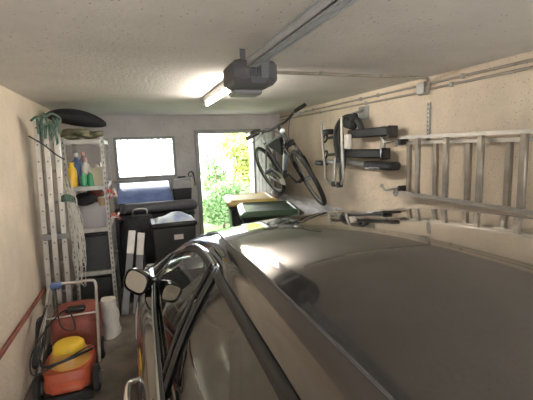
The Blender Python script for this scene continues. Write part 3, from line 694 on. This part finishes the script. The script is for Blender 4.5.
bin_('wheeled_bin','wheeled bin with the dark green lid in front of the yellow lidded bin',(1.375,4.02),-12,M['lidgreen'])
# ------------------------------------------------------------------ shelving
sh=thing('shelving_unit','narrow grey slotted steel shelving unit in the back left corner','shelf',(-.45,4.45,0))
SX0,SX1,SY0,SY1=-.635,-.262,4.05,4.80
for (x,sx) in((SX0,1),(SX1,-1)):
    for (y,sy) in((SY0,1),(SY1,-1)):
        q=MB(); q.box((x+sx*.018,y+sy*.0015,.925),(.036,.003,1.85)); q.box((x+sx*.0015,y+sy*.018,.925),(.003,.036,1.85)); q.m=1
        for k in range(36):
            q.box((x+sx*.018,y-sy*.0008,.05+.05*k),(.008,.002,.022)); q.box((x-sx*.0008,y+sy*.018,.05+.05*k),(.002,.008,.022))
        q.build('post',[M['steelpaint'],M['slot']],sh,smooth=0)
for z in(1.82,1.375,.96,.525,.09):
    q=MB(); q.box(((SX0+SX1)/2,(SY0+SY1)/2,z),(SX1-SX0-.006,SY1-SY0-.006,.006)); q.box(((SX0+SX1)/2,SY0+.004,z-.017),(SX1-SX0-.01,.003,.036)); q.box(((SX0+SX1)/2,SY1-.004,z-.017),(SX1-SX0-.01,.003,.036))
    q.box((SX0+.004,(SY0+SY1)/2,z-.017),(.003,SY1-SY0-.01,.036)); q.box((SX1-.004,(SY0+SY1)/2,z-.017),(.003,SY1-SY0-.01,.036)); q.build('shelf',M['steelpaint'],sh,smooth=0)
def bottle(name,label,c,r,h,m,capm,neck=.35,spray=False,group=None):
    t=thing(name,label,'bottle',c,group); x,y,z=c
    MB().lathe([(r*.92,0),(r,.01),(r,h*.60),(r*.85,h*.74),(r*neck,h*.84),(r*neck,h*.9)],c,18,sx=1,sy=.8).build('bottle_body',m,t)
    if spray:
        q=MB(); q.box((x,y-.02,z+h*.97),(.025,.07,.03),bev=.006); q.tube([(x,y-.03,z+h*.95),(x,y-.045,z+h*.86)],.005); q.cyl((x,y,z+h*.88),(x,y,z+h*.95),r*.42); q.build('spray_head',capm,t)
    else: MB().lathe([(r*neck*1.25,h*.88),(r*neck*1.25,h*.98),(r*neck*1.1,h)],c,14).build('cap',capm,t)
    return t
zs=1.379
bottle('detergent_bottle','yellow bottle on the left of the bottle shelf',(-.575,4.13,zs),.045,.235,M['yellow'],M['yellow'],.45)
bottle('detergent_bottle','dark blue bottle behind the yellow bottle on the shelf',(-.545,4.28,zs),.050,.32,M['bluetrim'],M['bottlew'])
bottle('spray_bottle','white spray bottle with a pink head on the bottle shelf',(-.455,4.20,zs),.042,.27,M['bottlew'],M['pink'],spray=True)
bottle('detergent_bottle','short green bottle in front of the white spray bottle',(-.475,4.10,zs),.033,.13,M['green'],M['green'])
bottle('detergent_bottle','pale green bottle between the white spray bottle and beige tub',(-.415,4.10,zs),.026,.15,M['green'],M['bottlew'])
bottle('detergent_bottle','tall grey bottle standing at the back of the bottle shelf',(-.50,4.45,zs),.045,.33,M['motor2'],M['pink'])
t=thing('storage_tub','open beige tub of small things at the right of the bottle shelf','tub',(-.335,4.15,zs))
q=MB(); q.grid([[Vector((-.337+sx*w_,4.15+sy*w_*1.15,zs+z)) for sx,sy in((-1,-1),(1,-1),(1,1),(-1,1))] for w_,z in((.046,0),(.056,.17),(.06,.17),(.06,.178),(.052,.178),(.044,.01))],closed=True); q.box((-.337,4.15,zs+.006),(.088,.098,.01)); q.build('tub_body',M['beige'],t,smooth=0)
q=MB(); q.ell((-.35,4.14,zs+.18),(.022,.022,.03)); q.ell((-.315,4.16,zs+.19),(.018,.02,.035)); q.build('contents',M['bottlew'],t)
# shelf 2: cloudy box with bags on
t=thing('storage_box','cloudy plastic storage box on the middle shelf','storage box',(-.45,4.3,.963))
q=MB(); q.grid([[Vector((-.447+sx*w_,4.28+sy*w_*1.35,.9635+z)) for sx,sy in((-1,-1),(1,-1),(1,1),(-1,1))] for w_,z in((.135,0),(.150,.19),(.157,.19),(.157,.205))],closed=True); q.box((-.447,4.28,.968),(.268,.36,.006)); q.build('box_body',M['clear'],t,smooth=0)
q=MB(); q.ell((-.50,4.25,1.04),(.07,.1,.06),jit=.1); q.ell((-.40,4.25,1.03),(.06,.1,.055),jit=.1,seed=2); q.build('contents',M['paper'],t)
t=MB(); t.ell((-.50,4.27,1.235),(.105,.14,.065),n=22,m=12,jit=.07,seed=3); o=t.build('bag',M['blkcloth'],org=(-.5,4.27,1.17)); tag(o,'crumpled dark bag lying on the cloudy plastic box','bag')
t=MB(); t.ell((-.42,4.50,1.25),(.09,.1,.08),n=18,m=10,jit=.08,seed=4); o=t.build('bag',M['darkred'],org=(-.42,4.42,1.17)); tag(o,'dark red crumpled bag at the back of the plastic box','bag')
t=thing('plant_pot','small tan pot on the cloudy plastic box','pot',(-.335,4.16,1.17)); MB().lathe([(.026,.0),(.034,.06),(.040,.06),(.040,.08),(.034,.08),(.03,.06),(.001,.06)],(-.335,4.16,1.171),18).build('pot_body',M['cardb'],t); MB().lathe([(.030,0),(.03,.016),(.001,.02)],(-.335,4.16,1.245),14).build('pot_fill',M['paper'],t)
for (x,y,z,lb,s1) in((-.232,4.05,1.30,'upper bunch of red ribbon bows tied to the shelving post',1),(-.225,4.05,1.08,'lower bunch of red and white ribbon bows tied to the shelving post',2)):
    t=thing('ribbon_bow',lb,'ribbon',(x,y,z)); rnd=random.Random(s1)
    for mm,nm in((M['red'],'red_loops'),(M['bottlew'],'white_loops')):
        q=MB()
        for k in range(7):
            c=Vector((x+rnd.uniform(-.035,.045),y+rnd.uniform(-.035,.0),z+rnd.uniform(-.04,.035))); a=rnd.random()*6
            q.tube([c+Vector((.014*math.cos(u)*math.cos(a),.014*math.cos(u)*math.sin(a),.011*math.sin(u))) for u in [2*PI*j/8 for j in range(8)]],.005,5,closed=True)
        q.build(nm,mm,t)
for z0,h,lb in((.529,.36,'black lidded crate on the second lowest shelf'),(.094,.36,'black lidded crate on the lowest shelf')):
    t=thing('crate',lb,'crate',(-.45,4.4,z0)); MB().box((-.449,4.38,z0+h/2),(.30,.58,h),bev=.015).build('crate_body',M['binblk'],t); MB().box((-.449,4.38,z0+h+.013),(.315,.60,.024),bev=.006).build('crate_lid',M['blk'],t)
# on top of shelf
q=MB(); rr=[]
for k in range(15):
    t_=k/14; a=math.sin(PI*min(1,max(0,t_*.96+.02)))**.5; p=Vector((lerp(-.80,-.25,t_),4.46+.02*t_,2.085-.09*t_*t_))
    rr.append([p+Vector((.0,.20*a*math.cos(u),.085*a*math.sin(u))) for u in [2*PI*j/18 for j in range(18)]])
q.grid(rr,closed=True); q.add(rr[0],[tuple(range(18))]); q.add(rr[-1],[tuple(range(18))])
o=q.build('carry_bag',M['blkcloth'],org=(-.5,4.4,1.96)); tag(o,'long charcoal padded bag on top of the shelving under the ceiling','bag')
q=MB(); rnd=random.Random(44)
for k in range(16): q.ell((-.60+.30*rnd.random(),4.14+.40*rnd.random(),1.868+.045*rnd.random()),(rnd.uniform(.06,.10),rnd.uniform(.07,.10),rnd.uniform(.028,.042)),n=16,m=8,jit=.10,seed=50+k,M=Euler((rnd.uniform(-.2,.2),rnd.uniform(-.25,.25),rnd.random()*3)).to_matrix())
q.v=[Vector((min(p.x,-.27),p.y,max(p.z,1.826))) for p in q.v]; o=q.build('camouflage_cloth',M['camo'],org=(-.45,4.3,1.825)); tag(o,'crumpled camouflage cloth on the top shelf beneath the charcoal bag','cloth')
# ------------------------------------------------------------------ folded ladder on left
fl=thing('folding_ladder','folded silver ladder standing upright between the left wall and the shelving','ladder',(-.66,3.72,0))
def frail(x0,y0,x1,y1,z1,w_,nm='rail',z0=0.0):
    q=MB(); a=Vector((x0,y0,z0));b_=Vector((x1,y1,z1)); dd=(b_-a); L=dd.length; Z=dd.normalized(); X=Vector((1,0,0)); X=(X-Z*X.dot(Z)).normalized(); Y=Z.cross(X); Mx=Matrix((X,Y,Z)).transposed()
    q.box((a+b_)/2,(w_,.06,L),Mx,bev=.004); q.m=1
    for k in range(int(L/.14)): q.box(a+Z*(.1+.14*k)-Y*.031,(.010,.003,.012),Mx)
    q.build(nm,[M['alu'],M['slot']],fl)
frail(-.805,3.72,-.745,3.72,1.98,.044); frail(-.728,3.70,-.675,3.70,1.99,.046); frail(-.650,3.71,-.60,3.71,1.98,.044); frail(-.76,3.82,-.70,3.82,1.95,.028); frail(-.68,3.83,-.63,3.83,1.95,.028)
for k in range(7):
    z=.2+.27*k; MB().cyl((-.80+.03*z,3.765,z),(-.645+.026*z,3.765,z),.010).build('rung',M['galv'],fl)
for z in(.99,): 
    q=MB(); q.box((-.70,3.70,z),(.19,.05,.06),bev=.01); q.build('hinge',M['motor2'],fl)
q=MB(); rnd=random.Random(12)
for k in range(7):
    x=-.74+.025*k; q.box((x+.015,3.655,1.93-.02*(k%3)),(.020,.02,.13+.09*(k%2)),(0,R(rnd.uniform(-14,14)),0),bev=.006)
q.tube(smoothpath([(-.755,3.58,1.97),(-.72,3.63,2.005),(-.66,3.64,2.005),(-.61,3.63,2.03),(-.56,3.68,1.99),(-.58,3.64,1.93),(-.64,3.63,1.95),(-.70,3.635,1.92)],5),.010,8)
o=q.build('webbing_strap',M['greencloth'],org=(-.66,3.65,1.8)); tag(o,'green webbing strap bundled over the top of the folded ladder','strap')
q=MB(); q.tube(smoothpath([(-.785,3.58,1.85),(-.70,3.645,1.78),(-.62,3.65,1.70),(-.56,3.68,1.65)],5),.006,6); o=q.build('bungee_cord',M['blk'],org=(-.67,3.65,1.75)); tag(o,'black elastic cord slanting across the folded ladder','cord')
# pale cords hanging in tangle
q=MB(); rnd=random.Random(21)
for k in range(16):
    x=-.56+rnd.uniform(-.030,.045); y=3.63+rnd.uniform(-.03,.02); zt=1.40+rnd.uniform(-.12,.10); zb=rnd.uniform(.55,1.0)
    pts=[(x,y,zt)]
    for j in range(1,9): pts.append((x+rnd.uniform(-.010,.010)+.035*math.sin(j*.35),y+rnd.uniform(-.02,.02),lerp(zt,zb,j/8)))
    pts.append((pts[-1][0]+.03,y,zb-.02)); 
    for j in range(7,2,-1): pts.append((x+.02+rnd.uniform(-.010,.015)+.035*math.sin(j*.35),y+rnd.uniform(-.02,.02),lerp(zt,zb,j/8)))
    q.tube(smoothpath(pts,4),.0026,5)
o=q.build('cord_tangle',M['rope'],org=(-.55,3.7,.6)); tag(o,'tangle of pale cord hanging beside the shelving post','cord')
q=MB(); 
for k in range(5): q.tube(smoothpath([(-.60,3.61,1.30+.01*k),(-.56,3.575,1.31+.012*k),(-.51,3.60,1.295+.01*k)],4),.008,6)
o=q.build('strap_tie',M['greencloth'],org=(-.56,3.58,1.3)); tag(o,'small green tie gathering the pale cords halfway down','strap')
# red pipe on left wall
q=MB(); q.tube([(XL+.022,3.80,.515),(XL+.022,1.0,.55),(XL+.022,-1.2,.58)],.016,12); o=q.build('wall_pipe',M['redpipe'],org=(XL+.022,1.2,.53)); tag(o,'oxide red pipe running low along the left wall','pipe')
# ------------------------------------------------------------------ mower
mw=thing('lawn_mower','orange and red lawn mower with a yellow motor cap beside the left wall','lawn mower',(-.56,3.05,0))
def loopsec(cx_,cy_,w_,d_,z,e=.35,n=24): return [Vector((cx_+w_*math.copysign(abs(math.cos(a))**e,math.cos(a)),cy_+d_*math.copysign(abs(math.sin(a))**e,math.sin(a)),z)) for a in [2*PI*k/n for k in range(n)]]
q=MB(); rr=[loopsec(-.56,3.03,.150,.24,.07),loopsec(-.56,3.03,.158,.25,.09),loopsec(-.56,3.03,.150,.24,.16),loopsec(-.56,3.0,.16,.20,.20,.5),loopsec(-.56,3.0,.01,.01,.205)]
q.grid(rr,closed=True); q.build('deck',M['orange'],mw,smooth=40)
q=MB(); q.box((-.555,2.81,.115),(.21,.12,.06),(R(25),0,0),bev=.015); q.build('front_hood',M['orange'],mw)
q=MB(); q.box((-.56,2.765,.04),(.33,.05,.055),bev=.01); q.build('front_bumper',M['blk'],mw)
q=MB(); q.lathe([(.135,.19),(.13,.24),(.115,.29),(.10,.30)],(-.55,2.96,0),28); q.build('motor_cover',M['amber'],mw)
q=MB(); q.lathe([(.100,.295),(.106,.305),(.104,.332),(.09,.348),(.06,.355),(.002,.358)],(-.55,2.96,0),32); q.build('motor_cap',M['yellow'],mw)
q=MB(); rr=[loopsec(-.545,3.38,.17,.20,.12,.4),loopsec(-.545,3.38,.18,.21,.2,.4),loopsec(-.545,3.38,.175,.20,.40,.4),loopsec(-.545,3.38,.15,.18,.435,.5),loopsec(-.545,3.38,.01,.01,.44)]
q.grid(rr,closed=True); q.add(rr[0],[tuple(range(24))]); gb=q.build('grass_box',M['darkred'],mw,smooth=40)
q=MB(); q.box((-.54,3.33,.45),(.14,.09,.03),bev=.01); q.build('grass_box_grip',M['blk'],gb)
for x in(-.745,-.375):
    for y in(2.86,3.32):
        q=MB(); s=-1 if x<-.5 else 1; q.lathe([(.03,-.02),(.075,-.022),(.09,-.012),(.09,.012),(.075,.022),(.03,.02)],(x,y,.09),24,Matrix(((0,0,1),(1,0,0),(0,1,0)))); wh=q.build('wheel',M['rubber'],mw)
        MB().lathe([(.005,-.024),(.045,-.024),(.045,.024),(.005,.024)],(x,y,.09),16,Matrix(((0,0,1),(1,0,0),(0,1,0)))).build('hubcap',M['motor2'],wh)
q=MB(); q.tube(smoothpath([(-.76,2.98,.14),(-.745,3.12,.33),(-.725,3.26,.55),(-.71,3.32,.645),(-.67,3.33,.672),(-.53,3.33,.672),(-.41,3.33,.672),(-.375,3.32,.645),(-.37,3.26,.55),(-.365,3.12,.33),(-.36,2.98,.14)],5),.012,10); q.tube([(-.735,3.2,.45),(-.368,3.2,.45)],.008); q.build('handle',M['alu'],mw)
q=MB(); q.box((-.66,3.33,.665),(.09,.07,.05),bev=.015); q.build('switch_box',M['bluetrim'],mw)
q=MB(); q.tube(smoothpath([(-.66,3.30,.65),(-.62,3.12,.42),(-.52,3.10,.38),(-.58,3.2,.50),(-.70,3.15,.42),(-.78,2.95,.32),(-.76,2.80,.24),(-.66,2.76,.27),(-.50,2.80,.32),(-.42,2.86,.33),(-.38,3.0,.28)],6),.0055,6); q.build('power_cable',M['blk'],mw)
q=MB(); q.tube(smoothpath([(-.735,2.93,.26),(-.69,2.84,.25),(-.56,2.82,.28),(-.45,2.87,.29),(-.40,2.98,.26)],6),.010,8); q.build('cap_strap',M['blk'],mw)
q=MB()
for k in range(4):
    q.tube(smoothpath([(-.72-.01*k,3.24,.55-.03*k),(-.77,3.1,.38+.03*k),(-.79+.01*k,2.95,.22),(-.75,3.05,.2+.03*k),(-.72,3.16,.42)],5),.006,6)
q.build('cable_loops',M['blk'],mw)
# white sack behind mower
q=MB(); rr=[]
for k in range(9):
    t_=k/8; z=.35*t_; w_=.085*(1.05-.30*t_**3); rr.append([Vector((-.33+w_*math.cos(u)*(1+.14*math.sin(3*u+k*1.7)),3.72+w_*1.1*math.sin(u)*(1+.12*math.cos(4*u+2*k)),z+.004)) for u in [2*PI*j/20 for j in range(20)]])
q.grid(rr,closed=True); q.add(rr[0],[tuple(range(20))]); q.add(rr[-1],[tuple(range(20))]); o=q.build('sack',M['bagwhite'],org=(-.3,3.72,0)); tag(o,'white sack standing on the floor behind the lawn mower','sack')
# ------------------------------------------------------------------ back left clutter
wbn=thing('workbench','dark workbench below the window','workbench',(.3,5.3,0))
MB().box((.20,5.38,.88),(1.0,.78,.05),bev=.006).build('bench_top',M['blk'],wbn)
for x in(-.26,.66):
    for y in(5.03,5.72): MB().box((x,y,.428),(.05,.05,.855)).build('leg',M['blk'],wbn)
MB().box((.20,5.74,.72),(.94,.02,.26)).build('back_panel',M['blk'],wbn)
t=thing('storage_chest','large chest with a glossy blue lid on the workbench under the window','storage chest',(.07,5.4,.91))
MB().box((.10,5.42,.975),(.64,.50,.13),bev=.01).build('chest_body',M['motor'],t)
q=MB(); q.prism([(-.24,5.14,1.045),(-.24,5.72,1.045),(-.24,5.72,1.26),(-.24,5.66,1.268),(-.24,5.15,1.06)],(.69,0,0)); q.build('lid',M['blue'],t,bevel=.012)
MB().box((.07,5.155,1.0),(.10,.02,.05),bev=.004).build('latch',M['paper'],t)
q=MB(); q.grid([[Vector((x,5.058+.075*math.cos(u)*e,.985+.07*math.sin(u)*e)) for u in [2*PI*j/20 for j in range(20)]] for x,e in((-.16,.6),(-.15,.9),(-.13,1),(.69,1),(.73,.9),(.75,.5))],closed=True)
q.v=[Vector((p.x,p.y-.0,max(p.z,.907))) for p in q.v]
o=q.build('rolled_mat',M['motor'],org=(.3,5.08,.905)); tag(o,'grey rolled mat lying along the front edge of the workbench','mat')
t=thing('cool_box','black cool box with a grey carrying lid at the right of the workbench','cool box',(.585,5.32,.91))
q=MB(); q.grid([[Vector((.587+sx*w_,5.32+sy*w_*.9,z)) for sx,sy in((-1,-1),(1,-1),(1,1),(-1,1))] for w_,z in((.105,.906),(.115,1.08),(.125,1.20))],closed=True); q.add([(.587+sx*.125,5.32+sy*.1125,1.2) for sx,sy in((-1,-1),(1,-1),(1,1),(-1,1))],[(0,1,2,3)]); q.build('box_body',M['blk'],t,bevel=.012)
q=MB(); q.grid([[Vector((.587+sx*w_,5.32+sy*w_*.9,z)) for sx,sy in((-1,-1),(1,-1),(1,1),(-1,1))] for w_,z in((.130,1.19),(.130,1.235),(.105,1.30),(.09,1.305),(.01,1.306))],closed=True); q.build('lid',M['frame'],t,bevel=.01)
q=MB(); q.tube(smoothpath([(.452,5.30,1.15),(.450,5.28,1.22),(.47,5.26,1.30),(.51,5.26,1.335),(.587,5.26,1.34),(.665,5.26,1.335),(.705,5.26,1.30),(.724,5.28,1.22),(.722,5.30,1.15)],4),.011,8); q.build('carry_handle',M['steelpaint'],t)
MB().box((.587,5.26,1.335),(.10,.03,.02)).build('handle_grip',M['blk'],t)
# hook with cable on back wall
t=thing('wall_hook','black hook with a small tag on the back wall left of the doorway','hook',(.80,YB,1.27))
MB().box((.80,YB-.008,1.30),(.03,.014,.05),bev=.003).build('hook_plate',M['galv'],t)
q=MB(); q.tube(smoothpath([(.79,YB-.012,1.30),(.76,YB-.04,1.30),(.75,YB-.05,1.33),(.78,YB-.05,1.365),(.82,YB-.05,1.35),(.835,YB-.05,1.27),(.84,YB-.05,1.21)],5),.008,8); q.build('hook_arm',M['blk'],t)
MB().box((.845,YB-.05,1.185),(.03,.012,.05)).build('tag',M['cardb'],t)
# black lidded container with label and bag
t=thing('storage_bin','tall black storage bin with a pale label standing before the workbench','storage bin',(.36,4.45,0))
q=MB(); q.grid([[Vector((.365+sx*w_,4.45+sy*w_*.8,z)) for sx,sy in((-1,-1),(1,-1),(1,1),(-1,1))] for w_,z in((.20,.0),(.20,.02),(.235,.86))],closed=True); q.add([(.365+sx*.235,4.45+sy*.188,.86) for sx,sy in((-1,-1),(1,-1),(1,1),(-1,1))],[(0,1,2,3)]); q.build('bin_body',M['binblk'],t,bevel=.02)
MB().box((.365,4.45,.885),(.50,.41,.05),bev=.015).build('lid',M['blk'],t)
MB().box((.405,4.262,.745),(.10,.003,.055),(R(-2.5),0,0)).build('label_sticker',M['paper'],t)
q=MB(); rnd=random.Random(31); rows=[]
for j in range(13):
    r=[]
    for i in range(19):
        u=i/18;v=j/12; e=math.sin(PI*u)**.5*math.sin(PI*v)**.5; r.append(Vector((.19+.40*u,4.27+.34*v,.914+.075*e*(1+.35*math.sin(9*u+4*v))*1)+0*Vector()) if False else Vector((.17+.43*u,4.27+.34*v,.913+.07*e*(1+.3*math.sin(9*u+4*v)))))
    rows.append(r)
q.grid(rows); o=q.build('plastic_bag',M['bagblue'],org=(.38,4.45,.912),smooth=60); tag(o,'pale blue and white plastic bag lying on the tall black storage bin','bag')
# black bags between shelf and boards
def blob(name,label,cat,c,r,m,seed,jit=.06):
    q=MB(); q.ell(c,r,n=26,m=14,jit=jit,seed=seed); q.v=[Vector((p.x,p.y,max(p.z,c[2]-r[2]*.93))) for p in q.v]; o=q.build(name,m,org=(c[0],c[1],c[2]-r[2]),sub=1,smooth=80); tag(o,label,cat); return o
blob('travel_bag','big black holdall standing on the floor right of the shelving','bag',(-.10,4.64,.47),(.14,.13,.50),M['blkcloth'],1,.03)
blob('travel_bag','smaller dark bag slumped on the floor behind the leaning boards','bag',(.0,4.41,.22),(.13,.09,.235),M['blkcloth'],2,.04)
t=thing('suitcase','dark suitcase with a grey handle standing left of the tall storage bin','suitcase',(.0,4.95,0))
MB().box((.02,4.87,.48),(.30,.20,.90),bev=.03).build('shell',M['blk'],t); q=MB(); q.tube(smoothpath([(-.06,4.90,.92),(-.055,4.90,.985),(.02,4.90,1.0),(.095,4.90,.985),(.10,4.90,.92)],4),.012); q.build('handle',M['galv'],t)
for k in range(2): MB().cyl((-.08+.2*k-.01,4.90,.0175),(-.08+.2*k+.015,4.90,.0175),.0175).build('castor',M['rubber'],t)
for x0,x1,y0,y1,zt,lb in((-.215,-.075,4.12,4.30,.86,'left leaning board with pale end against the black bags'),(-.10,.015,4.10,4.28,.83,'right leaning board with pale end beside the tall storage bin')):
    t=thing('leaning_board',lb,'board',(x0,y0,0),'boards leaning against the black bags')
    a=Vector((x0,y0,.01));b_=Vector((x1,y1,zt)); Z=(b_-a).normalized(); X=Vector((1,0,0)); X=(X-Z*X.dot(Z)).normalized(); Mx=Matrix((X,Z.cross(X),Z)).transposed(); L=(b_-a).length
    MB().box(a.lerp(b_,.36),(.07,.03,L*.72),Mx,bev=.004).build('board',M['motor2'],t); MB().box(a.lerp(b_,.86),(.075,.036,L*.28),Mx,bev=.004).build('pale_end',M['alu'],t)
# ------------------------------------------------------------------ lights
W=bpy.data.worlds.new('sky'); S.world=W; W.use_nodes=True; nt=W.node_tree; bg=nt.nodes['Background']
bg.inputs[0].default_value=(.93,.97,1,1); bg.inputs[1].default_value=5.2
sun=bpy.data.lights.new('sun','SUN'); sun.energy=8; sun.angle=R(2); sun.color=(1,.93,.82); so=bpy.data.objects.new('sun',sun); COL.objects.link(so)
so.rotation_euler=Vector((.25,.75,-.80)).to_track_quat('-Z','Y').to_euler()
# ------------------------------------------------------------------ camera
def camera():
    y,p,r=R(18.7),R(7.9),R(2.0)
    f=Vector((math.sin(y)*math.cos(p),math.cos(y)*math.cos(p),-math.sin(p))); rt=Vector((math.cos(y),-math.sin(y),0)); up=rt.cross(f)
    r2=rt*math.cos(r)-up*math.sin(r); u2=rt*math.sin(r)+up*math.cos(r)
    c=bpy.data.cameras.new('camera'); c.lens=26.0; c.sensor_width=36; c.clip_start=.02; o=bpy.data.objects.new('camera',c); COL.objects.link(o)
    m=Matrix((r2,u2,-f)).transposed().to_4x4(); m.translation=(0,0,1.7); o.matrix_world=m; S.camera=o
camera()
for o in bpy.data.objects:
    if '_o' in o: del o['_o']
S.view_settings.view_transform='Standard'; S.view_settings.look='None'; S.view_settings.gamma=1; S.view_settings.use_curve_mapping=False
S.view_settings.exposure=1.15
